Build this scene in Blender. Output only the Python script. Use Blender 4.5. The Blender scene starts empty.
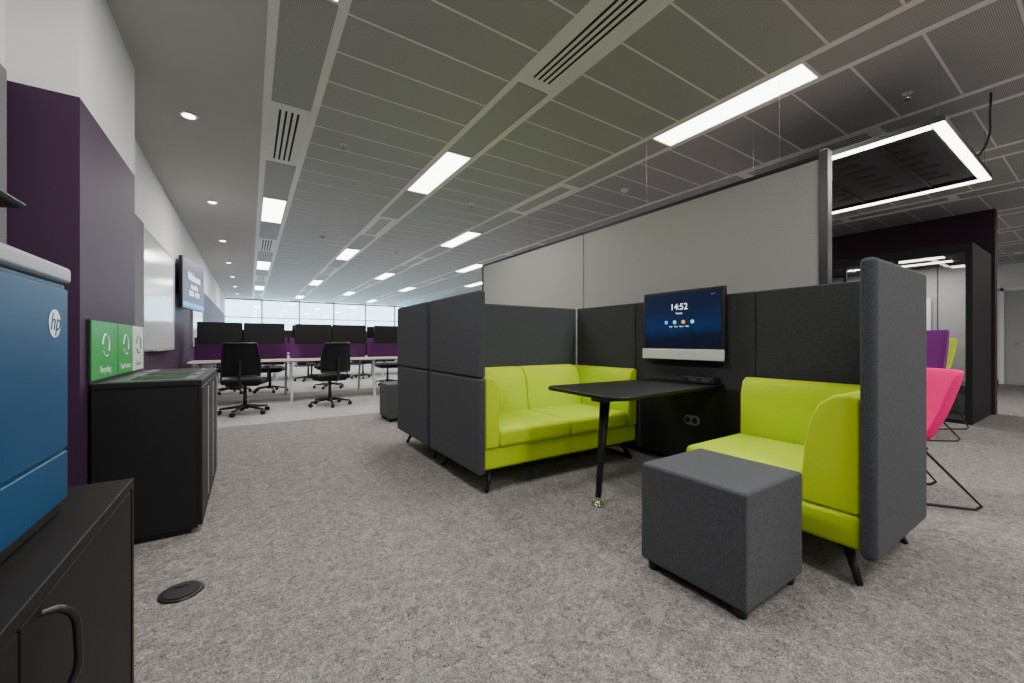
import bpy, bmesh, math, random
from mathutils import Vector, Matrix
random.seed(4)
C = bpy.context.scene.collection

# ------------------------------------------------------------ materials
def newmat(name):
    m = bpy.data.materials.new(name); m.use_nodes = True
    nt = m.node_tree; b = nt.nodes['Principled BSDF']
    return m, nt, b
def setspec(b, v):
    if 'Specular IOR Level' in b.inputs: b.inputs['Specular IOR Level'].default_value = v
def plain(name, col, rough=0.6, metal=0.0, spec=0.5, nscale=40, namt=0.06, bump=0.0):
    m, nt, b = newmat(name)
    b.inputs['Roughness'].default_value = rough
    b.inputs['Metallic'].default_value = metal
    setspec(b, spec)
    tc = nt.nodes.new('ShaderNodeTexCoord')
    n = nt.nodes.new('ShaderNodeTexNoise'); n.inputs['Scale'].default_value = nscale
    n.inputs['Detail'].default_value = 3
    nt.links.new(tc.outputs['Object'], n.inputs['Vector'])
    r = nt.nodes.new('ShaderNodeValToRGB')
    r.color_ramp.elements[0].position = 0.3; r.color_ramp.elements[1].position = 0.7
    r.color_ramp.elements[0].color = tuple(c*(1-namt) for c in col)+(1,)
    r.color_ramp.elements[1].color = tuple(min(1, c*(1+namt)) for c in col)+(1,)
    nt.links.new(n.outputs['Fac'], r.inputs['Fac'])
    nt.links.new(r.outputs['Color'], b.inputs['Base Color'])
    return m
def emis(name, col, s):
    m, nt, b = newmat(name)
    b.inputs['Base Color'].default_value = (*[c*0.5 for c in col], 1)
    b.inputs['Emission Color'].default_value = (*col, 1)
    b.inputs['Emission Strength'].default_value = s
    return m
def fabric(name, c1, c2, scale=350, rough=0.9, bump=0.25, sheen=0.05):
    m, nt, b = newmat(name)
    b.inputs['Roughness'].default_value = rough; setspec(b, 0.15)
    b.inputs['Sheen Weight'].default_value = sheen
    tc = nt.nodes.new('ShaderNodeTexCoord')
    n = nt.nodes.new('ShaderNodeTexNoise'); n.inputs['Scale'].default_value = scale
    n.inputs['Detail'].default_value = 3; n.inputs['Roughness'].default_value = 0.7
    nt.links.new(tc.outputs['Object'], n.inputs['Vector'])
    r = nt.nodes.new('ShaderNodeValToRGB')
    r.color_ramp.elements[0].position = 0.36; r.color_ramp.elements[1].position = 0.64
    r.color_ramp.elements[0].color = (*c1, 1); r.color_ramp.elements[1].color = (*c2, 1)
    nt.links.new(n.outputs['Fac'], r.inputs['Fac']); nt.links.new(r.outputs['Color'], b.inputs['Base Color'])
    bp = nt.nodes.new('ShaderNodeBump'); bp.inputs['Strength'].default_value = bump; bp.inputs['Distance'].default_value = 0.0015
    nt.links.new(n.outputs['Fac'], bp.inputs['Height']); nt.links.new(bp.outputs['Normal'], b.inputs['Normal'])
    return m
def carpet(name, ramp, scale=105):
    m, nt, b = newmat(name)
    b.inputs['Roughness'].default_value = 0.97; setspec(b, 0.1)
    tc = nt.nodes.new('ShaderNodeTexCoord')
    def noise(s, d, ro, dist=0.0):
        n = nt.nodes.new('ShaderNodeTexNoise'); n.inputs['Scale'].default_value = s
        n.inputs['Detail'].default_value = d; n.inputs['Roughness'].default_value = ro
        n.inputs['Distortion'].default_value = dist
        nt.links.new(tc.outputs['Object'], n.inputs['Vector']); return n
    a = noise(scale, 3, 0.75, 1.8); c = noise(scale*0.18, 3, 0.6, 1.5); f = noise(380, 2, 0.7)
    def madd(x, k, y=None):
        q = nt.nodes.new('ShaderNodeMath'); q.operation = 'MULTIPLY_ADD' if y else 'MULTIPLY'
        nt.links.new(x, q.inputs[0]); q.inputs[1].default_value = k
        if y: nt.links.new(y, q.inputs[2])
        return q.outputs[0]
    v = madd(a.outputs['Fac'], 0.52); v = madd(c.outputs['Fac'], 0.18, v); v = madd(f.outputs['Fac'], 0.30, v)
    r = nt.nodes.new('ShaderNodeValToRGB')
    while len(r.color_ramp.elements) < len(ramp): r.color_ramp.elements.new(0.5)
    for e, (p, col) in zip(r.color_ramp.elements, ramp): e.position = p; e.color = (*col, 1)
    nt.links.new(v, r.inputs['Fac']); nt.links.new(r.outputs['Color'], b.inputs['Base Color'])
    bp = nt.nodes.new('ShaderNodeBump'); bp.inputs['Strength'].default_value = 0.45; bp.inputs['Distance'].default_value = 0.003
    nt.links.new(v, bp.inputs['Height']); nt.links.new(bp.outputs['Normal'], b.inputs['Normal'])
    return m
def perforated(name, col, hole, scale=115.0):
    m, nt, b = newmat(name)
    b.inputs['Roughness'].default_value = 0.55
    tc = nt.nodes.new('ShaderNodeTexCoord')
    v = nt.nodes.new('ShaderNodeTexVoronoi'); v.voronoi_dimensions = '2D'
    v.inputs['Scale'].default_value = scale; v.inputs['Randomness'].default_value = 0.0
    nt.links.new(tc.outputs['Object'], v.inputs['Vector'])
    r = nt.nodes.new('ShaderNodeValToRGB')
    r.color_ramp.elements[0].position = 0.25; r.color_ramp.elements[1].position = 0.36
    r.color_ramp.elements[0].color = (*hole, 1); r.color_ramp.elements[1].color = (*col, 1)
    nt.links.new(v.outputs['Distance'], r.inputs['Fac']); nt.links.new(r.outputs['Color'], b.inputs['Base Color'])
    return m

M = {}
M['carpet'] = carpet('carpet_grey', [(0.40, (0.05, 0.045, 0.042)), (0.47, (0.145, 0.134, 0.128)), (0.53, (0.235, 0.221, 0.213)), (0.60, (0.44, 0.42, 0.405))])
M['carpet2'] = carpet('carpet_light', [(0.40, (0.22, 0.212, 0.205)), (0.5, (0.34, 0.33, 0.32)), (0.60, (0.48, 0.47, 0.46))], 60)
M['white'] = plain('wall_paint_white', (0.66, 0.655, 0.645), 0.8, nscale=3, namt=0.02)
M['plaster'] = plain('ceiling_plaster', (0.48, 0.47, 0.46), 0.85, nscale=3, namt=0.02)
M['purple'] = plain('paint_purple', (0.038, 0.014, 0.042), 0.65, spec=0.3, nscale=4, namt=0.05)
M['dpurple'] = plain('paint_dark_purple', (0.035, 0.012, 0.024), 0.7, spec=0.3, nscale=4, namt=0.05)
M['tile'] = perforated('perforated_metal_tile', (0.45, 0.447, 0.44), (0.12, 0.12, 0.12))
M['band'] = plain('ceiling_band_metal', (0.76, 0.755, 0.74), 0.5, nscale=5, namt=0.02)
M['void'] = plain('slot_black', (0.008, 0.008, 0.008), 0.8)
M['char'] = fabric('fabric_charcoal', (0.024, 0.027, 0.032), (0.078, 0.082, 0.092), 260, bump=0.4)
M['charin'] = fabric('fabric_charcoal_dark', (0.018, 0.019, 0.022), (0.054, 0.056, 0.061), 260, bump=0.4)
M['ott'] = fabric('fabric_ottoman_grey', (0.032, 0.035, 0.041), (0.105, 0.110, 0.121), 260, bump=0.4)
M['lime'] = fabric('fabric_lime', (0.45, 0.62, 0.008), (0.53, 0.72, 0.018), 350, 0.85, 0.15, 0.0)
M['greyfab'] = fabric('fabric_screen_grey', (0.20, 0.20, 0.187), (0.40, 0.40, 0.38), 200, bump=0.35)
M['felt'] = fabric('felt_grey', (0.10, 0.10, 0.105), (0.2, 0.2, 0.21), 200)
M['podlining'] = fabric('pod_lining_grey', (0.26, 0.26, 0.265), (0.36, 0.36, 0.365), 200)
M['black'] = plain('black_satin', (0.010, 0.010, 0.011), 0.38)
M['tabletop'] = plain('table_top_black', (0.006, 0.006, 0.007), 0.45, spec=0.3)
M['blackm'] = plain('black_matt', (0.012, 0.012, 0.013), 0.6, spec=0.3)
M['podshell'] = plain('pod_shell_black', (0.014, 0.014, 0.016), 0.7, spec=0.2)
M['binblack'] = plain('bin_black_laminate', (0.009, 0.009, 0.010), 0.5, spec=0.3)
M['cab'] = plain('cabinet_black_laminate', (0.008, 0.0065, 0.006), 0.5, spec=0.16)
M['chrome'] = plain('chrome', (0.75, 0.75, 0.76), 0.18, 1.0, namt=0.01)
M['silver'] = plain('silver_plastic', (0.20, 0.215, 0.225), 0.4, 0.1, namt=0.02)
M['bezel'] = plain('monitor_bezel_silver', (0.62, 0.63, 0.64), 0.35, 0.1, namt=0.02)
M['lidgrey'] = plain('lid_grey', (0.06, 0.062, 0.065), 0.4, 0.1, namt=0.02)
M['wplastic'] = plain('white_plastic', (0.72, 0.73, 0.73), 0.4, namt=0.01)
M['blue'] = plain('printer_blue', (0.001, 0.050, 0.135), 0.5, spec=0.25, nscale=3, namt=0.08)
M['bluef'] = plain('printer_blue_frame', (0.002, 0.058, 0.14), 0.5, spec=0.25)
M['green'] = plain('sign_green', (0.01, 0.32, 0.04), 0.5)
M['green2'] = plain('sign_deep_green', (0.01, 0.18, 0.035), 0.5)
M['wboard'] = plain('whiteboard', (0.58, 0.60, 0.62), 0.16, namt=0.01)
M['alu'] = plain('aluminium', (0.4, 0.4, 0.4), 0.4, 0.6)
M['cable'] = plain('suspension_cable', (0.10, 0.10, 0.10), 0.6)
M['desk'] = plain('desk_top_pale', (0.58, 0.53, 0.47), 0.45, nscale=8)
M['dleg'] = plain('desk_leg_white', (0.55, 0.56, 0.57), 0.4)
M['pscreen'] = fabric('fabric_purple', (0.085, 0.022, 0.10), (0.15, 0.045, 0.175), 200)
M['pink'] = fabric('fabric_pink', (0.78, 0.003, 0.15), (0.88, 0.008, 0.21), 300, 0.85, 0.1, 0.0)
M['violet'] = fabric('fabric_violet', (0.16, 0.014, 0.17), (0.23, 0.03, 0.24), 300, 0.8, 0.1, 0.0)
M['screenoff'] = plain('screen_off', (0.005, 0.005, 0.006), 0.35, spec=0.3)
M['door'] = plain('door_grey', (0.33, 0.33, 0.33), 0.5)
M['lamp'] = emis('lamp_diffuser', (1.0, 0.97, 0.92), 11.0)
M['led'] = emis('led_strip', (1.0, 0.95, 0.88), 11.0)
M['podled'] = emis('pod_led_strip', (1.0, 0.96, 0.90), 5.0)
M['txt'] = emis('text_white', (0.9, 0.95, 1.0), 1.6)
M['txt2'] = emis('text_white_bright', (0.9, 0.95, 1.0), 3.0)
M['icblue'] = emis('icon_blue', (0.05, 0.45, 1.0), 1.0)
M['icteal'] = emis('icon_teal', (0.3, 0.8, 0.9), 0.9)
M['icor'] = emis('icon_orange', (1.0, 0.45, 0.1), 0.9)
M['txtw'] = plain('print_white', (0.8, 0.85, 0.9), 0.5)
M['meshfab'] = fabric('mesh_back', (0.006, 0.006, 0.007), (0.020, 0.020, 0.022), 500)
def screenmat(name, strength, cols):
    m, nt, b = newmat(name)
    tc = nt.nodes.new('ShaderNodeTexCoord'); mp = nt.nodes.new('ShaderNodeSeparateXYZ')
    nt.links.new(tc.outputs['Generated'], mp.inputs[0])
    n = nt.nodes.new('ShaderNodeTexNoise'); n.inputs['Scale'].default_value = 2.2; n.inputs['Distortion'].default_value = 1.5
    nt.links.new(tc.outputs['Generated'], n.inputs['Vector'])
    ad = nt.nodes.new('ShaderNodeMath'); ad.operation = 'MULTIPLY_ADD'; ad.inputs[1].default_value = 0.45
    nt.links.new(n.outputs['Fac'], ad.inputs[0]); nt.links.new(mp.outputs['Z'], ad.inputs[2])
    r = nt.nodes.new('ShaderNodeValToRGB'); els = r.color_ramp.elements
    els[0].position = 0.35; els[0].color = (*cols[0], 1)
    els[1].position = 1.0; els[1].color = (*cols[3], 1)
    e = els.new(0.6); e.color = (*cols[2], 1)
    e = els.new(0.48); e.color = (*cols[1], 1)
    nt.links.new(ad.outputs[0], r.inputs['Fac'])
    nt.links.new(r.outputs['Color'], b.inputs['Emission Color']); b.inputs['Emission Strength'].default_value = strength
    b.inputs['Base Color'].default_value = (0.003, 0.006, 0.02, 1); b.inputs['Roughness'].default_value = 0.4; setspec(b, 0.2)
    return m
M['screen'] = screenmat('screen_blue', 0.9, [(0.001, 0.003, 0.015), (0.001, 0.007, 0.035), (0.002, 0.022, 0.085), (0.002, 0.007, 0.03)])
M['screenw'] = screenmat('screen_wall_blue', 1.0, [(0.02, 0.02, 0.10), (0.03, 0.03, 0.14), (0.05, 0.04, 0.18), (0.02, 0.02, 0.09)])
# glass
m, nt, b = newmat('window_glass'); M['glass'] = m
tr = nt.nodes.new('ShaderNodeBsdfTransparent'); gl = nt.nodes.new('ShaderNodeBsdfGlossy'); gl.inputs['Roughness'].default_value = 0.02
mx = nt.nodes.new('ShaderNodeMixShader'); mx.inputs[0].default_value = 0.06
nt.links.new(tr.outputs[0], mx.inputs[1]); nt.links.new(gl.outputs[0], mx.inputs[2])
nt.links.new(mx.outputs[0], nt.nodes['Material Output'].inputs['Surface'])

# ------------------------------------------------------------ helpers
class G:
    def __init__(s, name, loc=(0, 0, 0), rot=0.0, local=False):
        s.e = bpy.data.objects.new(name, None); s.e.empty_display_size = 0.1
        s.e.location = loc; s.e.rotation_euler = (0, 0, rot); C.objects.link(s.e)
        s.off = Vector((0, 0, 0)) if local else Vector(loc)
def link(name, data, mat, g=None, bevel=0, seg=3, smooth=True):
    o = bpy.data.objects.new(name, data); C.objects.link(o)
    if mat: data.materials.append(mat)
    if g: o.parent = g.e; o.location = -g.off
    if bevel:
        md = o.modifiers.new('bev', 'BEVEL'); md.width = bevel; md.segments = seg; md.limit_method = 'ANGLE'; md.angle_limit = math.radians(35)
    if smooth and hasattr(data, 'polygons'):
        for p in data.polygons: p.use_smooth = True
        md2 = o.modifiers.new('wn', 'WEIGHTED_NORMAL'); md2.keep_sharp = True
    return o
def boxes(name, lst, mat, g=None, bevel=0, seg=3):
    vs = []; fs = []
    for (x0, x1, y0, y1, z0, z1) in lst:
        k = len(vs)
        vs += [(x0,y0,z0),(x1,y0,z0),(x1,y1,z0),(x0,y1,z0),(x0,y0,z1),(x1,y0,z1),(x1,y1,z1),(x0,y1,z1)]
        fs += [(k,k+3,k+2,k+1),(k+4,k+5,k+6,k+7),(k,k+1,k+5,k+4),(k+1,k+2,k+6,k+5),(k+2,k+3,k+7,k+6),(k+3,k,k+4,k+7)]
    me = bpy.data.meshes.new(name); me.from_pydata(vs, [], fs); me.update()
    return link(name, me, mat, g, bevel, seg, smooth=bevel > 0)
def box(name, x0, x1, y0, y1, z0, z1, mat, g=None, bevel=0, seg=3):
    return boxes(name, [(min(x0,x1),max(x0,x1),min(y0,y1),max(y0,y1),min(z0,z1),max(z0,z1))], mat, g, bevel, seg)
def prism(name, pts, axis, a0, a1, mat, g=None, bevel=0, seg=3):
    bm = bmesh.new()
    def P(p, a):
        return {'x': (a, p[0], p[1]), 'y': (p[0], a, p[1]), 'z': (p[0], p[1], a)}[axis]
    v0 = [bm.verts.new(P(p, a0)) for p in pts]; v1 = [bm.verts.new(P(p, a1)) for p in pts]
    bm.faces.new(v0); bm.faces.new(v1[::-1]); n = len(pts)
    for i in range(n): bm.faces.new((v0[i], v0[(i+1) % n], v1[(i+1) % n], v1[i]))
    bmesh.ops.recalc_face_normals(bm, faces=bm.faces)
    me = bpy.data.meshes.new(name); bm.to_mesh(me); bm.free()
    return link(name, me, mat, g, bevel, seg)
def cone(name, p0, p1, r0, r1, mat, g=None, n=24):
    p0 = Vector(p0); p1 = Vector(p1); d = p1-p0
    bm = bmesh.new()
    bmesh.ops.create_cone(bm, cap_ends=True, segments=n, radius1=r0, radius2=r1, depth=d.length)
    M4 = Matrix.Translation((p0+p1)/2) @ d.to_track_quat('Z', 'Y').to_matrix().to_4x4()
    bmesh.ops.transform(bm, matrix=M4, verts=bm.verts)
    for f in bm.faces: f.smooth = len(f.verts) == 4
    me = bpy.data.meshes.new(name); bm.to_mesh(me); bm.free()
    return link(name, me, mat, g, 0, smooth=False)
def tube(name, pts, r, mat, g=None, cyclic=False, spline='POLY', res=6):
    cu = bpy.data.curves.new(name, 'CURVE'); cu.dimensions = '3D'; cu.bevel_depth = r; cu.bevel_resolution = 3
    cu.resolution_u = res; cu.use_fill_caps = True
    s = cu.splines.new('BEZIER' if spline == 'BEZIER' else 'POLY')
    if spline == 'BEZIER':
        s.bezier_points.add(len(pts)-1)
        for bp, p in zip(s.bezier_points, pts):
            bp.co = p; bp.handle_left_type = bp.handle_right_type = 'AUTO'
    else:
        s.points.add(len(pts)-1)
        for q, p in zip(s.points, pts): q.co = (*p, 1)
    s.use_cyclic_u = cyclic
    return link(name, cu, mat, g, 0, smooth=False)
def text(name, body, loc, rot, size, mat, g=None, align='CENTER'):
    cu = bpy.data.curves.new(name, 'FONT'); cu.body = body; cu.size = size; cu.align_x = align; cu.align_y = 'CENTER'
    cu.extrude = 0.0003
    o = link(name, cu, mat, g, 0, smooth=False)
    o.location = Vector(loc) - (g.off if g else Vector((0,0,0))); o.rotation_euler = rot
    return o
def rrect(cx, cy, w, h, r, n=6):
    pts = []
    for (sx, sy, a0) in ((1,1,0),(-1,1,90),(-1,-1,180),(1,-1,270)):
        for i in range(n+1):
            a = math.radians(a0+90*i/n)
            pts.append((cx+sx*(w/2-r)+r*math.cos(a), cy+sy*(h/2-r)+r*math.sin(a)))
    return pts
R90 = math.radians(90)
H = 2.95
# ------------------------------------------------------------ room shell
box('floor', -1.1, 15.8, -4.2, 21.4, -0.1, 0, M['carpet'])
box('floor_walkway_carpet', -0.9, 6.5, 6.0, 21.0, -0.001, 0.003, M['carpet2'])
box('wall_left', -1.1, -0.9, -4.2, 21.2, 0, 2.2, M['purple'])
box('wall_left_upper', -1.1, -0.9, -4.2, 21.2, 2.2, H, M['white'])
box('wall_column_lower', -0.9, -0.67, 2.69, 3.76, 0, 2.2, M['purple'])
box('wall_column_upper', -0.9, -0.67, 2.69, 3.76, 2.2, H, M['white'])
box('wall_back', -1.1, 15.8, -4.4, -4.2, 0, H, M['white'])
box('wall_right', 15.6, 15.8, -4.2, 21.4, 0, H, M['white'])
box('wall_purple_right', 8.9, 9.1, 1.0, 7.5, 0, H, M['dpurple'])
box('wall_far_sill', -1.1, 15.6, 21.2, 21.4, 0, 0.75, M['white'])
box('baseboard_left', -0.9, -0.885, 3.76, 21.2, 0, 0.1, M['blackm'])
box('baseboard_right', 15.585, 15.6, 1.7, 21.2, 0, 0.1, M['blackm'])
g = G('window_1', (7, 21.3, 0))
mull = []
x = -1.05
while x < 15.6:
    mull.append((x-0.03, x+0.03, 21.22, 21.34, 0.75, H)); x += 1.5
box('glass', -1.1, 15.6, 21.275, 21.285, 0.75, H, M['glass'], g)
boxes('mullions', mull, M['alu'], g)
boxes('transoms', [(-1.1,15.6,21.22,21.34,0.75,0.82),(-1.1,15.6,21.22,21.34,2.88,2.95),(-1.1,15.6,21.23,21.33,2.1,2.14)], M['alu'], g)

# ------------------------------------------------------------ ceiling
box('ceiling', -1.1, 15.8, -4.4, 21.4, H+0.03, H+0.12, M['plaster'])
box('ceiling_plaster_margin', -0.9, 0.085, -4.2, 21.2, H, H+0.03, M['plaster'])
g = G('ceiling_tiles', (5, 8, H))
rows = [0.28+1.5*i for i in range(11)]
pitch = 2.5/7
tiles = []; bars = []; bands = []; strip = []
hw = 0.14; bw = 0.055
ys = []
yy = 1.8+0.6+0.06-pitch*19
while yy < 21.2:
    ys.append(yy); yy += pitch
for i, c in enumerate(rows):
    bands.append((c-hw-bw, c-hw, -4.2, 21.2, H-0.004, H+0.03))
    bands.append((c+hw, c+hw+bw, -4.2, 21.2, H-0.004, H+0.03))
    xa = c+hw+bw; xb = min(c+1.5-hw-bw, 15.6)
    if xb <= xa: continue
    for j in range(len(ys)-1):
        a, b_ = max(ys[j], -4.2), ys[j+1]
        if b_ < -4.2: continue
        tiles.append((xa, xb, a+0.007, b_-0.007, H, H+0.02))
    for q in ys:
        if q > -4.2: bars.append((xa, xb, q-0.007, q+0.007, H-0.002, H+0.02))
def is_light(i, a):
    k = round((a-1.8)/2.5)
    return (k + i) % 2 == 0
lights = []; vents = []
for i, c in enumerate(rows):
    cur = -4.2
    for k in range(-2, 8):
        a = 1.8+2.5*k
        lt = is_light(i, a)
        L = 0.61 if lt else 0.62
        if a-L-0.01 > cur: strip.append((c-hw, c+hw, cur, a-L-0.01, H, H+0.02))
        cur = a+L+0.01
        (lights if lt else vents).append((c, a, i))
    strip.append((c-hw, c+hw, cur, 21.2, H, H+0.02))
boxes('tiles', tiles, M['tile'], g); boxes('joints', bars, M['band'], g)
boxes('bands', bands, M['band'], g); boxes('service_strip', strip, M['tile'], g)
g = G('air_diffusers', (5, 8, H))
vp = []; vs_ = []
for c, a, i in vents:
    vp.append((c-hw, c+hw, a-0.62, a+0.62, H, H+0.02))
    for k in range(4):
        o = -0.080+k*0.044
        vs_.append((c+o, c+o+0.017, a-0.52, a+0.52, H-0.0015, H+0.005))
boxes('panels', vp, M['band'], g); boxes('slots', vs_, M['void'], g)
skip = {(3, 4.3), (4, 1.8), (5, 4.3), (5,-0.7)}
blank = []
for c, a, i in lights:
    if i > 7 or (i, round(a, 1)) in skip or (i > 3 and a > 13):
        blank.append((c-hw, c+hw, a-0.62, a+0.62, H, H+0.02)); continue
    g = G('ceiling_light', (c, a, H))
    boxes('frame', [(c-hw, c+hw, a-0.62, a-0.60, H-0.006, H+0.02), (c-hw, c+hw, a+0.60, a+0.62, H-0.006, H+0.02),
                    (c-hw, c-hw+0.012, a-0.6, a+0.6, H-0.006, H+0.02), (c+hw-0.012, c+hw, a-0.6, a+0.6, H-0.006, H+0.02)], M['band'], g)
    box('diffuser', c-hw+0.012, c+hw-0.012, a-0.6, a+0.6, H-0.001, H+0.01, M['lamp'], g)
    ld = bpy.data.lights.new('lamp', 'AREA'); ld.shape = 'RECTANGLE'; ld.size = 0.25; ld.size_y = 1.18
    ld.energy = 44; ld.color = (1.0, 0.965, 0.925)
    lo = bpy.data.objects.new('lamp', ld); C.objects.link(lo); lo.parent = g.e; lo.location = (0, 0, -0.012)
boxes('ceiling_blank_panels', blank, M['tile'])
for k in range(-1, 8):
    a = 1.8+2.5*k
    g = G('downlight', (-0.43, a, H))
    cone('trim_ring', (-0.43, a, H-0.006), (-0.43, a, H+0.004), 0.065, 0.065, M['wplastic'], g)
    cone('lens', (-0.43, a, H-0.008), (-0.43, a, H-0.004), 0.045, 0.045, M['lamp'], g)
    ld = bpy.data.lights.new('lamp', 'SPOT'); ld.spot_size = math.radians(100); ld.spot_blend = 0.6; ld.energy = 18; ld.shadow_soft_size = 0.04
    ld.color = (1, 0.94, 0.86)
    lo = bpy.data.objects.new('lamp', ld); C.objects.link(lo); lo.parent = g.e; lo.location = (0, 0, -0.02)
for (x, y) in [(3.9, 3.4), (1.1, 8.0), (2.6, 8.5)]:
    g = G('smoke_detector', (x, y, H))
    cone('base', (x, y, H-0.002), (x, y, H-0.022), 0.05, 0.048, M['wplastic'], g)
    cone('sensor', (x, y, H-0.022), (x, y, H-0.045), 0.032, 0.022, M['wplastic'], g)
for (x, y) in [(0.75, 4.1), (2.55, 4.9), (5.3, 1.5), (4.2, 0.9)]:
    g = G('sprinkler_head', (x, y, H))
    cone('rose', (x, y, H-0.001), (x, y, H-0.01), 0.03, 0.03, M['wplastic'], g)
    cone('stem', (x, y, H-0.01), (x, y, H-0.05), 0.008, 0.008, M['chrome'], g)
    cone('deflector', (x, y, H-0.05), (x, y, H-0.054), 0.018, 0.018, M['chrome'], g)

# ------------------------------------------------------------ left wall items
g = G('wall_acoustic_panel', (-0.88, 4.5, 0)); box('felt', -0.899, -0.86, 3.80, 5.2, 0.3, 2.2, M['felt'], g, 0.006)
g = G('wall_acoustic_panel', (-0.88, 1.9, 0)); box('felt', -0.899, -0.86, 0.3, 2.59, 0.0, 2.2, M['felt'], g, 0.006)
def whiteboard(y0, y1):
    g = G('whiteboard', (-0.88, (y0+y1)/2, 0.95))
    box('surface', -0.885, -0.875, y0+0.02, y1-0.02, 0.97, 2.17, M['wboard'], g)
    boxes('frame', [(-0.899,-0.868,y0,y1,0.95,0.975),(-0.899,-0.868,y0,y1,2.165,2.19),(-0.899,-0.868,y0,y0+0.022,0.95,2.19),(-0.899,-0.868,y1-0.022,y1,0.95,2.19)], M['alu'], g)
    box('pen_tray', -0.868, -0.82, y0+0.4, y1-0.4, 0.945, 0.957, M['alu'], g)
whiteboard(5.25, 7.15); whiteboard(9.3, 11.2)
g = G('wall_television', (-0.765, 8.13, 1.93), -math.atan2(0.15, 1.26), local=True)
box('casing', -0.03, 0.02, -0.64, 0.64, -0.38, 0.38, M['black'], g, 0.008)
box('screen', 0.02, 0.0215, -0.62, 0.62, -0.355, 0.36, M['screenw'], g)
box('bracket', -0.12, -0.03, -0.15, 0.15, -0.15, 0.15, M['blackm'], g)
text('title', 'Welcome', (0.023, 0, 0.12), (R90, 0, R90), 0.18, M['txt2'], g)
text('body', 'Available\n09:00 - 17:30', (0.023, 0, -0.08), (R90, 0, R90), 0.11, M['txt2'], g)
box('footer_band', 0.0215, 0.0225, -0.6, 0.6, -0.345, -0.28, M['icblue'], g)

# recycling bin unit
g = G('recycling_bin_station', (-0.445, 3.37, 0))
bx0, bx1, by0, by1 = -0.655, -0.22, 2.78, 3.94
box('carcass', bx0, bx1-0.02, by0, by1, 0.03, 0.81, M['binblack'], g, 0.003)
box('plinth', bx0+0.02, bx1-0.05, by0+0.02, by1-0.02, 0.0, 0.03, M['blackm'], g)
box('top', bx0, bx1, by0-0.005, by1+0.005, 0.81, 0.84, M['binblack'], g, 0.004)
w = (by1-by0)/3
for k, mm in enumerate([M['green'], M['green2'], M['silver']]):
    a = by0+k*w
    box('door_%d' % (k+1), bx1-0.02, bx1, a+0.006, a+w-0.006, 0.04, 0.80, M['binblack'], g, 0.003)
    box('door_edge_%d' % (k+1), bx1-0.004, bx1+0.004, a+w-0.03, a+w-0.012, 0.1, 0.77, M['alu'], g, 0.002)
    box('lid_rim_%d' % (k+1), bx0+0.05, bx1-0.04, a+0.02, a+w-0.02, 0.839, 0.843, M['lidgrey'], g)
    for nm, mat, rr, zz in (('aperture_ring_%d', mm, 0.0, 0.846), ('aperture_%d', M['void'], 0.014, 0.848)):
        prism(nm % (k+1), rrect((bx0+bx1)/2+0.02, a+w/2, 0.26-2*rr, w*0.72-2*rr, 0.05-rr*0.5), 'z', 0.841, zz, mat, g)
sy = [2.78, 3.26, 3.62, 3.94]
sm = [M['green'], M['green'], M['wplastic']]
box('sign_backboard', -0.668, -0.658, 2.78, 3.94, 0.84, 1.16, M['blackm'], g)
for k in range(3):
    box('sign_%d' % (k+1), -0.658, -0.654, sy[k]+0.01, sy[k+1]-0.01, 0.855, 1.155, sm[k], g)
for k, tx in enumerate(['Recycling', 'Food waste', 'General']):
    mt = M['txtw'] if k < 2 else M['green']
    cyy = (sy[k]+sy[k+1])/2
    text('label_%d' % (k+1), tx, (-0.6535, cyy, 0.90), (R90, 0, R90), 0.05, mt, g)
    for s in range(3):
        a0 = math.radians(90+120*s); pts = []
        for q in range(5):
            a1 = a0+math.radians(85*q/4)
            pts.append((-0.653, cyy+0.06*math.cos(a1), 1.03+0.06*math.sin(a1)))
        tube('symbol_%d_%d' % (k+1, s+1), pts, 0.004, mt, g)

# printer + cabinet
g = G('storage_cabinet', (-0.59, 0.95, 0))
box('body', -0.855, -0.305, 0.22, 1.588, 0.05, 0.625, M['cab'], g, 0.003)
box('top', -0.857, -0.285, 0.20, 1.592, 0.625, 0.65, M['cab'], g, 0.003)
box('plinth', -0.85, -0.33, 0.24, 1.57, 0, 0.05, M['blackm'], g)
box('side_panel', -0.855, -0.285, 1.57, 1.592, 0.0, 0.625, M['cab'], g, 0.002)
box('door_1', -0.305, -0.287, 0.903, 1.567, 0.06, 0.62, M['cab'], g, 0.003)
box('door_2', -0.305, -0.287, 0.23, 0.897, 0.06, 0.62, M['cab'], g, 0.003)
for k, a in enumerate((0.99, 0.79)):
    tube('handle_%d' % (k+1), [(-0.29, a-0.01, 0.60), (-0.268, a, 0.595), (-0.252, a+0.012, 0.53), (-0.265, a, 0.45), (-0.29, a-0.01, 0.44)], 0.006, M['black'], g, spline='BEZIER')
g = G('printer', (-0.62, 1.0, 0.65))
px = -0.362
box('base', -0.85, px-0.01, 0.62, 1.365, 0.651, 0.675, M['blackm'], g, 0.004)
box('body', -0.855, px-0.006, 0.60, 1.385, 0.672, 1.19, M['bluef'], g, 0.012)
box('front_panel', px-0.01, px, 0.61, 1.375, 0.80, 1.172, M['blue'], g, 0.004)
box('tray_panel', px-0.01, px, 0.61, 1.375, 0.682, 0.793, M['blue'], g, 0.004)
box('top_rim', -0.855, px+0.003, 0.595, 1.39, 1.185, 1.225, M['silver'], g, 0.010)
box('lid', -0.84, px-0.04, 0.62, 1.36, 1.225, 1.235, M['lidgrey'], g, 0.004)
prism('control_panel', [(-0.62, 1.345), (-0.45, 1.362), (-0.44, 1.372), (-0.46, 1.385), (-0.62, 1.40)], 'y', 0.9, 1.42, M['black'], g, 0.004)
box('control_arm', -0.72, -0.6, 0.98, 1.25, 1.235, 1.37, M['blackm'], g, 0.01)
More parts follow.
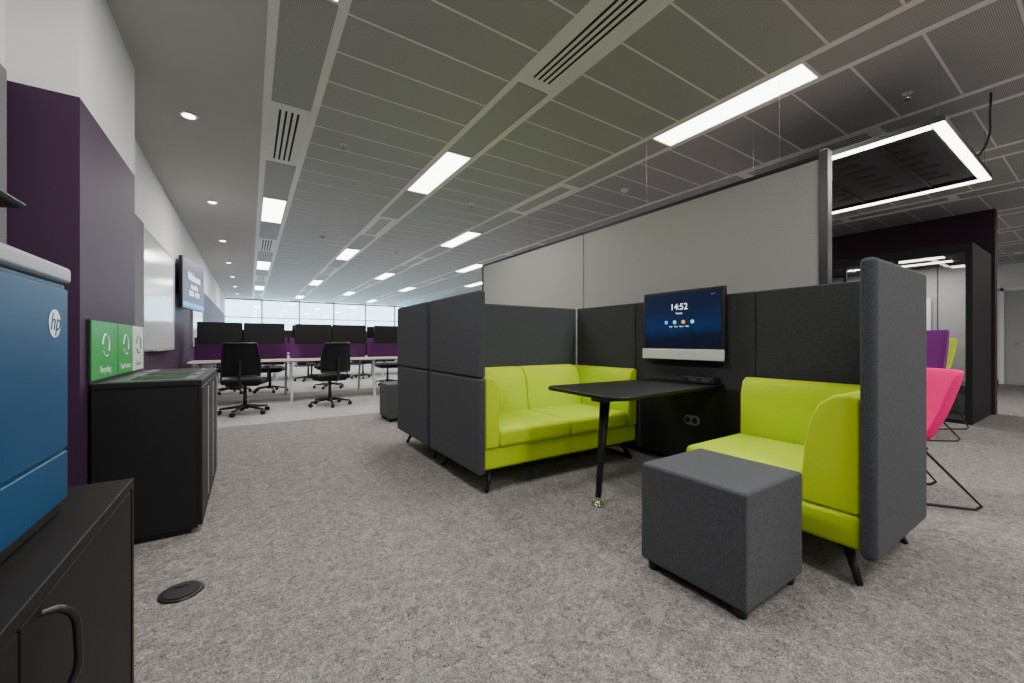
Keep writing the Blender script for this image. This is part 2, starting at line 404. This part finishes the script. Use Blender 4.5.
for k in range(6):
    box('vent_%d' % (k+1), px-0.002, px+0.0008, 0.70, 0.86, 0.86+k*0.014, 0.865+k*0.014, M['void'], g)
prism('logo_disc', [(1.295+0.031*math.cos(t*math.pi/16), 1.09+0.031*math.sin(t*math.pi/16)) for t in range(32)], 'x', px, px+0.001, M['txtw'], g)
o = text('logo_text', 'hp', (px+0.0015, 1.295, 1.092), (R90, 0, R90), 0.055, M['blue'], g); o.data.shear = 0.3

# floor grommet
g = G('floor_power_outlet', (-0.24, 2.16, 0))
cone('ring', (-0.24, 2.16, 0), (-0.24, 2.16, 0.007), 0.078, 0.073, M['black'], g, 40)
cone('lid', (-0.24, 2.16, 0.007), (-0.24, 2.16, 0.010), 0.062, 0.061, M['blackm'], g, 40)
box('cable_flap', -0.265, -0.215, 2.185, 2.205, 0.010, 0.013, M['black'], g)
cone('screw', (-0.24, 2.13, 0.010), (-0.24, 2.13, 0.012), 0.006, 0.006, M['blackm'], g)

# ------------------------------------------------------------ sofas
def sofa(x0, x1, yb, s, nseat, left_arm, right_arm, wing, panelx0, D=0.77):
    g = G('high_back_sofa', ((x0+x1)/2, yb+s*D/2, 0))
    Y = lambda d: yb+s*d
    box('base', x0, x1, Y(0.0), Y(D-0.015), 0.155, 0.30, M['lime'], g, 0.022, 4)
    la = x0+(0.12 if left_arm else 0.0); ra = x1-(0.12 if right_arm else 0.0)
    n = nseat; w = (ra-la)/n
    for k in range(n):
        box('seat_cushion_%d' % (k+1), la+k*w+0.002, la+(k+1)*w-0.002, Y(0.205), Y(D+0.005), 0.298, 0.435, M['lime'], g, 0.035, 5)
        prof = [(0.002, 0.302), (0.002, 0.80), (0.04, 0.817), (0.10, 0.808), (0.15, 0.77), (0.185, 0.70), (0.205, 0.60), (0.215, 0.50), (0.22, 0.43), (0.22, 0.302)]
        prism('back_cushion_%d' % (k+1), [(Y(d), z) for d, z in prof], 'x', la+k*w+0.004, la+(k+1)*w-0.004, M['lime'], g, 0.014, 4)
    for flag, xa, sg, nm in ((left_arm, x0, 1, 'arm_outer'), (right_arm, x1, -1, 'arm_inner')):
        if flag:
            prof = [(xa+sg*0.002, 0.302), (xa+sg*0.002, 0.80), (xa+sg*0.05, 0.81), (xa+sg*0.09, 0.785), (xa+sg*0.115, 0.70), (xa+sg*0.12, 0.43), (xa+sg*0.12, 0.302)]
            prism(nm, prof, 'y', Y(0.02), Y(D), M['lime'], g, 0.02, 4)
    px0 = panelx0
    if wing:
        box('back_screen_upper', px0, x1, Y(-0.065), Y(-0.003), 0.80, 1.40, M['char'], g, 0.02, 4)
        box('back_screen_lower', px0, x1, Y(-0.065), Y(-0.003), 0.14, 0.797, M['char'], g, 0.02, 4)
        box('wing_screen_upper', x0-0.062, x0-0.003, Y(-0.06), Y(D+0.02), 0.80, 1.40, M['char'], g, 0.02, 4)
        box('wing_screen_lower', x0-0.062, x0-0.003, Y(-0.06), Y(D+0.02), 0.14, 0.797, M['char'], g, 0.02, 4)
    else:
        box('back_screen', px0, x1+0.002, Y(-0.062), Y(-0.003), 0.14, 1.40, M['char'], g, 0.022, 5)
    k = 1
    for xx, sx in ((x0+0.10, -1), (x1-0.12, 1)):
        for dd, sd in ((0.08, -1), (D-0.10, 1)):
            cone('leg_%d' % k, (xx, Y(dd), 0.16), (xx+sx*0.07, Y(dd+sd*0.07), 0), 0.026, 0.013, M['black'], g, 20); k += 1
    boxes('under_frame', [(x0+0.06, x1-0.06, min(Y(0.06),Y(0.10)), max(Y(0.06),Y(0.10)), 0.125, 0.157), (x0+0.06, x1-0.06, min(Y(D-.12),Y(D-.08)), max(Y(D-.12),Y(D-.08)), 0.125, 0.157)], M['blackm'], g)
    return g
sofa(1.345, 2.915, 3.19, -1, 2, True, True, True, 1.345, 0.80)
sofa(2.165, 2.905, 0.61, 1, 1, False, True, False, 2.135, 0.82)
sofa(1.345, 2.915, 3.36, 1, 2, True, True, True, 1.345)
g = G('booth_media_screen', (2.95, 1.9, 0))
for k, (a, b_) in enumerate([(0.62, 1.392), (1.395, 2.418), (2.421, 3.20)]):
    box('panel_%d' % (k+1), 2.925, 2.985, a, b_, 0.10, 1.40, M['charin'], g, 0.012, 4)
boxes('feet', [(2.93, 2.98, 0.7, 0.76, 0, 0.1), (2.93, 2.98, 1.9, 1.96, 0, 0.1), (2.93, 2.98, 3.0, 3.06, 0, 0.1)], M['black'], g)
box('lower_panel', 2.917, 2.925, 1.46, 2.36, 0.10, 0.70, M['blackm'], g, 0.002)
prism('wall_socket_plate', rrect(1.86, 0.43, 0.13, 0.075, 0.037), 'x', 2.905, 2.918, M['silver'], g, 0.003)
for dy in (-0.03, 0.03):
    prism('wall_socket_%s' % ('a' if dy < 0 else 'b'), [(1.86+dy+0.022*math.cos(t*math.pi/8), 0.43+0.022*math.sin(t*math.pi/8)) for t in range(16)], 'x', 2.902, 2.906, M['blackm'], g)
# monitor
g = G('video_conference_monitor', (2.88, 1.94, 0.9))
box('casing', 2.865, 2.905, 1.575, 2.285, 0.905, 1.46, M['black'], g, 0.01, 4)
box('mount', 2.905, 2.925, 1.8, 2.08, 1.05, 1.3, M['blackm'], g)
box('speaker_bar', 2.850, 2.872, 1.573, 2.287, 0.905, 0.990, M['bezel'], g, 0.008, 4)
box('screen', 2.862, 2.865, 1.60, 2.26, 1.005, 1.435, M['screen'], g)
text('clock', '14:52', (2.861, 1.94, 1.325), (R90, 0, -R90), 0.07, M['txt'], g)
text('date', 'Tuesday', (2.861, 1.94, 1.275), (R90, 0, -R90), 0.018, M['txt'], g)
for k, mt in enumerate(['icblue', 'icteal', 'icor', 'icteal']):
    cy_ = 2.055-k*0.077
    prism('icon_%d' % (k+1), rrect(cy_, 1.205, 0.028, 0.028, 0.010), 'x', 2.8605, 2.862, M[mt], g)
text('labels', 'Meet     Share     Board     More', (2.861, 1.94, 1.170), (R90, 0, -R90), 0.013, M['txt'], g)
text('status', '. . .', (2.861, 1.66, 1.41), (R90, 0, -R90), 0.02, M['txt'], g)
text('maker_mark', 'o', (2.8495, 1.93, 0.95), (R90, 0, -R90), 0.025, M['blackm'], g)
# table
g = G('booth_table', (2.3, 1.9, 0))
def arc(cx, cy, r, a0, a1, n=8):
    return [(cx+r*math.cos(math.radians(a0+(a1-a0)*i/n)), cy+r*math.sin(math.radians(a0+(a1-a0)*i/n))) for i in range(n+1)]
tp = [(2.915, 1.60), (2.915, 2.21)]
tp += arc(1.83, 2.15, 0.10, 88, 180)
tp += arc(1.80, 1.63, 0.10, 180, 270)
prism('top', tp, 'z', 0.712, 0.735, M['tabletop'], g, 0.006)
prism('sub_frame', rrect(2.35, 1.9, 1.0, 0.3, 0.02), 'z', 0.685, 0.712, M['blackm'], g, 0.003)
prism('leg_bracket', rrect(1.96, 1.86, 0.2, 0.12, 0.03), 'z', 0.66, 0.70, M['black'], g, 0.01)
cone('leg', (1.95, 1.86, 0.69), (1.875, 1.85, 0.05), 0.034, 0.019, M['black'], g, 24)
cone('foot_stem', (1.877, 1.85, 0.055), (1.872, 1.85, 0.01), 0.017, 0.017, M['chrome'], g)
cone('foot_pad', (1.87, 1.85, 0.0), (1.87, 1.85, 0.015), 0.042, 0.036, M['chrome'], g, 32)
g = G('table_power_module', (2.84, 1.72, 0.735))
box('body', 2.80, 2.90, 1.62, 1.86, 0.7355, 0.785, M['black'], g, 0.008)
for k in range(2):
    box('socket_%d' % (k+1), 2.797, 2.8005, 1.65+k*0.10, 1.71+k*0.10, 0.748, 0.772, M['lidgrey'], g, 0.002)

# ottomans
def ottoman(x0, x1, y0, y1, zt):
    g = G('cube_ottoman', ((x0+x1)/2, (y0+y1)/2, 0))
    box('upholstery', x0, x1, y0, y1, 0.04, zt, M['ott'], g, 0.014, 4)
    t = 0.0035
    loop = [(x0+0.012, y0+0.012), (x1-0.012, y0+0.012), (x1-0.012, y1-0.012), (x0+0.012, y1-0.012)]
    tube('top_piping', [(a, b, zt-0.003) for a, b in loop], t, M['ott'], g, cyclic=True)
    k = 1
    for a, b in loop:
        sx = -1 if a < (x0+x1)/2 else 1; sy_ = -1 if b < (y0+y1)/2 else 1
        tube('corner_piping_%d' % k, [(a+0.007*sx, b+0.007*sy_, 0.05), (a+0.007*sx, b+0.007*sy_, zt-0.01)], t, M['ott'], g)
        cone('foot_%d' % k, (a-sx*0.03, b-sy_*0.03, 0.0), (a-sx*0.03, b-sy_*0.03, 0.045), 0.024, 0.028, M['black'], g); k += 1
ottoman(1.53, 2.005, 0.760, 1.235, 0.485)
ottoman(1.50, 1.94, 5.2, 5.64, 0.49)

# ------------------------------------------------------------ partition
g = G('partition_screen', (3.2, 3.4, 0))
boxes('fabric_panels', [(3.155, 3.20, 1.10, 3.335, 0.05, 2.26), (3.155, 3.20, 3.345, 5.66, 0.05, 2.26)], M['greyfab'], g, 0.006)
boxes('frame', [(3.15, 3.205, 1.10, 5.70, 2.26, 2.285), (3.15, 3.205, 1.10, 5.70, 0.0, 0.05), (3.15, 3.205, 5.66, 5.70, 0.05, 2.26)], M['blackm'], g)
box('end_post', 3.14, 3.215, 1.05, 1.10, 0, 2.31, M['black'], g, 0.004)
for k, a in enumerate((1.35, 2.5, 4.4)):
    tube('cable_%d' % (k+1), [(3.178, a, 2.28), (3.178, a, 2.945)], 0.0012, M['cable'], g)

# pendant light
g = G('pendant_frame_light', (4.65, 1.5, 2.5))
fx0, fx1, fy0, fy1, fz = 3.83, 5.55, 0.64, 1.9, 2.5
t = 0.07
fr = [(fx0, fx1, fy0, fy0+t), (fx0, fx1, fy1-t, fy1), (fx0, fx0+t, fy0+t, fy1-t), (fx1-t, fx1, fy0+t, fy1-t)]
boxes('housing', [(a, b, c, d, fz+0.008, fz+0.05) for a, b, c, d in fr], M['blackm'], g)
boxes('led_diffuser', [(a+.004, b-.004, c+.004, d-.004, fz, fz+0.0085) for a, b, c, d in fr], M['led'], g)
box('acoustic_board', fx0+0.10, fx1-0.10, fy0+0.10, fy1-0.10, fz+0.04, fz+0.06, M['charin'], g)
sl = []
for i in range(7):
    for j in range(3):
        xx = fx0+0.24+i*0.19; yy = fy0+0.2+j*0.31
        sl.append((xx, xx+0.07, yy+(0.06 if i % 2 else 0), yy+0.2, fz+0.036, fz+0.0405))
boxes('slots', sl, M['void'], g)
boxes('cross_rails', [(fx0+t, fx1-t, 1.0, 1.02, fz+0.03, fz+0.042), (fx0+t, fx1-t, 1.5, 1.52, fz+0.03, fz+0.042)], M['blackm'], g)
for k, (a, b_) in enumerate([(3.87, .68), (5.52, .68), (3.87, 1.86), (5.52, 1.86)]):
    tube('cable_%d' % (k+1), [(a, b_, 2.54), (a, b_, 2.945)], 0.0013, M['cable'], g)
tube('power_lead', [(5.0, 0.66, 2.55), (4.95, 0.6, 2.64), (4.7, 0.55, 2.8), (4.72, 0.55, 2.945)], 0.007, M['black'], g, spline='BEZIER')
ld = bpy.data.lights.new('lamp', 'AREA'); ld.shape = 'RECTANGLE'; ld.size = 1.6; ld.size_y = 0.05; ld.energy = 12; ld.color = (1, .96, .90)
lo = bpy.data.objects.new('lamp', ld); C.objects.link(lo); lo.parent = g.e; lo.location = (0.04, fy0+t/2-1.5, -0.006)

# ------------------------------------------------------------ pod + door on right
g = G('meeting_pod', (8.2, 2.3, 0))
P0, P1, A0, A1, PH = 7.6, 8.87, 1.03, 3.6, 2.3
boxes('shell', [(P0, P1, A0, A0+0.05, 0, PH), (P0, P1, A1-0.08, A1, 0, PH), (P0, P1, A0+0.05, A1-0.08, PH-0.1, PH), (P0, P1, A0+0.05, A1-0.08, 0, 0.05)], M['podshell'], g, 0.008)
boxes('front_frame', [(P0-0.03, P0+0.0, A0, A0+0.06, 0, PH), (P0-0.03, P0, A1-0.1, A1, 0, PH), (P0-0.03, P0, A0+0.06, A1-0.1, PH-0.12, PH), (P0-0.02, P0+0.01, 1.72, 1.76, 0.05, PH-0.12), (P0-0.02, P0+0.01, 2.3, 2.34, 0.05, PH-0.12)], M['podshell'], g)
boxes('back_lining', [(P1-0.04, P1-0.005, A0+0.055, A1-0.085, 0.052, PH-0.102)], M['podlining'], g)
boxes('back_seams', [(P1-0.045, P1-0.038, a, a+0.012, 0.06, PH-0.11) for a in (1.55, 2.35, 2.95)], M['void'], g)
boxes('ceiling_lights', [(P0+0.22, P0+0.34, A0+0.3, A0+0.75, PH-0.112, PH-0.1), (P0+0.70, P0+0.80, A0+0.3, A0+1.15, PH-0.112, PH-0.1)], M['podled'], g)
box('wall_screen', P1-0.08, P1-0.045, 1.62, 2.2, 0.95, 1.72, M['wboard'], g, 0.005)
boxes('door_glass', [(P0+0.01, P0+0.018, A0+0.07, 1.72, 0.05, PH-0.12), (P0+0.01, P0+0.018, 1.76, 2.3, 0.05, PH-0.12)], M['glass'], g)
tube('door_handle', [(P0-0.05, 1.66, 0.9), (P0-0.05, 1.66, 1.25)], 0.012, M['chrome'], g)
boxes('handle_standoffs', [(P0-0.05, P0+0.01, 1.655, 1.665, 0.93, 0.94), (P0-0.05, P0+0.01, 1.655, 1.665, 1.21, 1.22)], M['chrome'], g)
box('bench', P0+0.6, P1-0.05, A0+0.1, A0+0.5, 0.05, 0.45, M['char'], g, 0.02)
box('table', P0+0.5, P1-0.05, 1.9, 2.4, 0.70, 0.73, M['desk'], g, 0.005)
box('table_leg', P0+0.8, P0+0.88, 2.1, 2.18, 0.05, 0.70, M['dleg'], g, 0.005)
ld = bpy.data.lights.new('lamp', 'AREA'); ld.shape = 'RECTANGLE'; ld.size = 0.5; ld.size_y = 1.2; ld.energy = 30; ld.color = (1, .97, .93)
lo = bpy.data.objects.new('lamp', ld); C.objects.link(lo); lo.parent = g.e; lo.location = (-0.05, -0.45, PH-0.12)
g = G('door_1', (15.58, 1.15, 0))
box('leaf', 15.55, 15.6, 0.70, 1.60, 0.0, 2.3, M['door'], g, 0.003)
boxes('frame', [(15.52, 15.6, 0.63, 0.70, 0, 2.37), (15.52, 15.6, 1.60, 1.67, 0, 2.37), (15.52, 15.6, 0.63, 1.67, 2.3, 2.37)], M['wplastic'], g)
tube('handle', [(15.55, 1.48, 1.0), (15.49, 1.48, 1.0), (15.49, 1.36, 1.0)], 0.011, M['chrome'], g)

# ------------------------------------------------------------ lounge chairs
def shell_chair(name, loc, rot, mat, hgt=0.85, seat=0.42, w=0.58, bk=0.34):
    g = G(name, loc, rot, local=True)   # faces +y
    prof = [(0.30, seat-0.02), (0.27, seat+0.01), (0.1, seat), (-0.08, seat-0.03), (-0.16, seat), (-0.21, seat+0.10), (-0.21-(bk-0.21)*0.45, seat+0.24), (-bk, hgt)]
    bm = bmesh.new(); grid = []
    nx = 10
    for i, (y, z) in enumerate(prof):
        row = []
        for j in range(nx+1):
            u = -1+2*j/nx; ww = w/2*(1.0 if i < 6 else 1.0-0.06*(i-5))
            curl = (abs(u)**3)*(0.12 if 2 <= i else 0.04*i)
            if i <= 3: row.append(bm.verts.new((u*ww, y, z+curl)))
            else: row.append(bm.verts.new((u*ww, y+curl*0.9, z+curl*0.25*(7-i)/3)))
        grid.append(row)
    for i in range(len(grid)-1):
        for j in range(nx):
            bm.faces.new((grid[i][j], grid[i][j+1], grid[i+1][j+1], grid[i+1][j]))
    me = bpy.data.meshes.new('shell'); bm.to_mesh(me); bm.free()
    o = link('shell', me, mat, g, 0)
    o.modifiers.clear()
    sd = o.modifiers.new('s', 'SOLIDIFY'); sd.thickness = 0.03; sd.offset = 0
    ss = o.modifiers.new('ss', 'SUBSURF'); ss.levels = 2; ss.render_levels = 2
    for sx in (-1, 1):
        x = sx*0.24
        tube('sled_%s' % ('l' if sx < 0 else 'r'), [(x*0.7, 0.12, seat-0.03), (x, 0.26, 0.03), (x, 0.22, 0.008), (x, -0.32, 0.008), (x, -0.35, 0.03), (x*0.7, -0.10, seat-0.05)], 0.009, M['black'], g)
    tube('cross_bar', [(-0.17, -0.12, seat-0.05), (0.17, -0.12, seat-0.05)], 0.01, M['black'], g)
shell_chair('pink_lounge_chair', (3.78, 0.90, 0), math.radians(34), M['pink'], 0.87, 0.40, 0.54, 0.34)
shell_chair('violet_lounge_chair', (6.09, 1.34, 0), math.radians(52), M['violet'], 1.20)
shell_chair('lime_lounge_chair', (7.0, 1.40, 0), math.radians(57), M['lime'], 1.1, 0.6, 0.5)

# ------------------------------------------------------------ desks
def desk_bench(y, x0, n, mod=1.4):
    L = n*mod
    g = G('desk_bench', (x0+L/2, y+0.78, 0))
    for k in range(n):
        for s in (0, 1):
            box('top_%d%s' % (k+1, 'ab'[s]), x0+k*mod+0.004, x0+(k+1)*mod-0.004, y+s*0.81, y+s*0.81+0.75, 0.71, 0.735, M['desk'], g, 0.003)
        box('privacy_screen_%d' % (k+1), x0+k*mod+0.02, x0+(k+1)*mod-0.02, y+0.765, y+0.795, 0.66, 1.12, M['pscreen'], g, 0.006)
        box('under_tray_%d' % (k+1), x0+k*mod+0.1, x0+(k+1)*mod-0.1, y+0.6, y+0.95, 0.58, 0.60, M['alu'], g)
    for k in range(n+1):
        x = x0+k*mod; x = max(x, x0+0.06); x = min(x, x0+L-0.06)
        for s in (-1, 1):
            yc = y+0.78
            tube('leg_%d%s' % (k+1, 'ab'[(s+1)//2]), [(x, yc+s*0.55, 0.70), (x, yc+s*0.68, 0.0)], 0.022, M['dleg'], g)
        box('rail_%d' % (k+1), x-0.02, x+0.02, y+0.15, y+1.41, 0.675, 0.71, M['dleg'], g)
def monitor_pair(x, y, f, zt=1.37):
    g = G('dual_monitor', (x, y, 0.7355), 0 if f < 0 else math.pi, local=True)
    for s in (-1, 1):
        cx = s*0.315
        box('display_%s' % ('l' if s < 0 else 'r'), cx-0.305, cx+0.305, -0.02, 0.015, 0.27, 0.635, M['screenoff'], g, 0.006)
        tube('arm_%s' % ('l' if s < 0 else 'r'), [(cx, 0.02, 0.45), (cx*0.6, 0.10, 0.45), (0, 0.12, 0.42)], 0.014, M['blackm'], g)
    tube('post', [(0, 0.12, 0.0), (0, 0.12, 0.46)], 0.018, M['blackm'], g)
    box('clamp', -0.05, 0.05, 0.08, 0.16, 0.0, 0.02, M['blackm'], g, 0.004)
desk_bench(7.75, -0.80, 4)
for k in range(4):
    monitor_pair(-0.10+1.4*k, 8.22, -1); monitor_pair(-0.10+1.4*k, 8.82, 1)
desk_bench(12.3, -0.80, 5)
for k in range(5):
    monitor_pair(-0.10+1.4*k, 12.77, -1)

def task_chair(x, y, rot):
    g = G('task_chair', (x, y, 0.003), rot, local=True)   # user faces +y
    box('seat', -0.25, 0.25, -0.22, 0.26, 0.44, 0.51, M['meshfab'], g, 0.03, 4)
    box('seat_pan', -0.2, 0.2, -0.18, 0.2, 0.41, 0.44, M['blackm'], g, 0.01)
    bm = bmesh.new(); rows_ = []
    for i in range(9):
        v = i/8; z = 0.56+0.46*v; wd = 0.235-0.02*abs(v-0.35)-0.03*v*v
        row = []
        for j in range(9):
            u = -1+j/4
            yy = -0.265-0.06*v+0.03*math.sin(v*math.pi)+0.05*u*u
            row.append(bm.verts.new((u*wd, yy, z)))
        rows_.append(row)
    for i in range(8):
        for j in range(8): bm.faces.new((rows_[i][j], rows_[i][j+1], rows_[i+1][j+1], rows_[i+1][j]))
    edge = [rows_[0][j].co.copy() for j in range(9)]+[rows_[i][8].co.copy() for i in range(1, 9)]+[rows_[8][j].co.copy() for j in range(7, -1, -1)]+[rows_[i][0].co.copy() for i in range(7, 0, -1)]
    me = bpy.data.meshes.new('back_mesh'); bm.to_mesh(me); bm.free()
    o = link('back_mesh', me, M['meshfab'], g, 0); o.modifiers.clear()
    sd = o.modifiers.new('s', 'SOLIDIFY'); sd.thickness = 0.008
    tube('back_frame', [tuple(e) for e in edge], 0.014, M['black'], g, cyclic=True)
    tube('spine', [(0, -0.05, 0.43), (0, -0.24, 0.42), (0, -0.31, 0.5), (0, -0.31, 0.78)], 0.02, M['black'], g)
    for s in (-1, 1):
        n_ = 'l' if s < 0 else 'r'
        tube('arm_post_'+n_, [(s*0.2, 0.0, 0.43), (s*0.29, 0.0, 0.46), (s*0.29, -0.01, 0.67)], 0.014, M['black'], g)
        box('arm_pad_'+n_, s*0.29-0.04, s*0.29+0.04, -0.13, 0.13, 0.67, 0.70, M['black'], g, 0.012)
    cone('gas_lift', (0, 0, 0.10), (0, 0, 0.42), 0.027, 0.02, M['black'], g)
    cone('hub', (0, 0, 0.07), (0, 0, 0.14), 0.05, 0.035, M['black'], g)
    for k in range(5):
        a = math.radians(90+72*k+20); cx, sy_ = math.cos(a), math.sin(a)
        cone('star_arm_%d' % (k+1), (0.03*cx, 0.03*sy_, 0.11), (0.31*cx, 0.31*sy_, 0.075), 0.024, 0.014, M['black'], g, 12)
        cone('castor_%d' % (k+1), (0.31*cx-0.022*sy_, 0.31*sy_+0.022*cx, 0.03), (0.31*cx+0.022*sy_, 0.31*sy_-0.022*cx, 0.03), 0.03, 0.03, M['blackm'], g, 20)
task_chair(-0.06, 7.0, math.radians(-12))
task_chair(1.10, 7.15, math.radians(15))
task_chair(2.6, 7.25, math.radians(-8))
for (x, y, r_) in [(0.35, 9.75, 170), (1.5, 9.8, 200), (2.8, 9.8, 180), (-0.3, 9.9, 190), (-0.1, 11.9, 10), (1.3, 11.9, -10), (2.7, 11.9, 5)]:
    task_chair(x, y, math.radians(r_))

# convert curves / text to meshes
bpy.context.view_layer.update()
dg = bpy.context.evaluated_depsgraph_get()
for o in list(bpy.data.objects):
    if o.type in {'CURVE', 'FONT'}:
        me = bpy.data.meshes.new_from_object(o.evaluated_get(dg), depsgraph=dg)
        nm = o.name
        n_ = bpy.data.objects.new(nm+'_m', me); C.objects.link(n_)
        n_.parent = o.parent; n_.matrix_local = o.matrix_local.copy()
        bpy.data.objects.remove(o); n_.name = nm

# ------------------------------------------------------------ world, camera
w = bpy.data.worlds.new('World'); bpy.context.scene.world = w; w.use_nodes = True
bg = w.node_tree.nodes['Background']; bg.inputs[0].default_value = (0.55, 0.83, 1.0, 1); bg.inputs[1].default_value = 6.0
cam = bpy.data.cameras.new('camera'); co = bpy.data.objects.new('camera', cam); C.objects.link(co)
cam.sensor_width = 36; cam.lens = 400/1024*36; cam.clip_start = 0.02
co.location = (0, 0, 1.05); co.rotation_euler = (math.radians(90), 0, -math.atan2(262, 400))
bpy.context.scene.camera = co
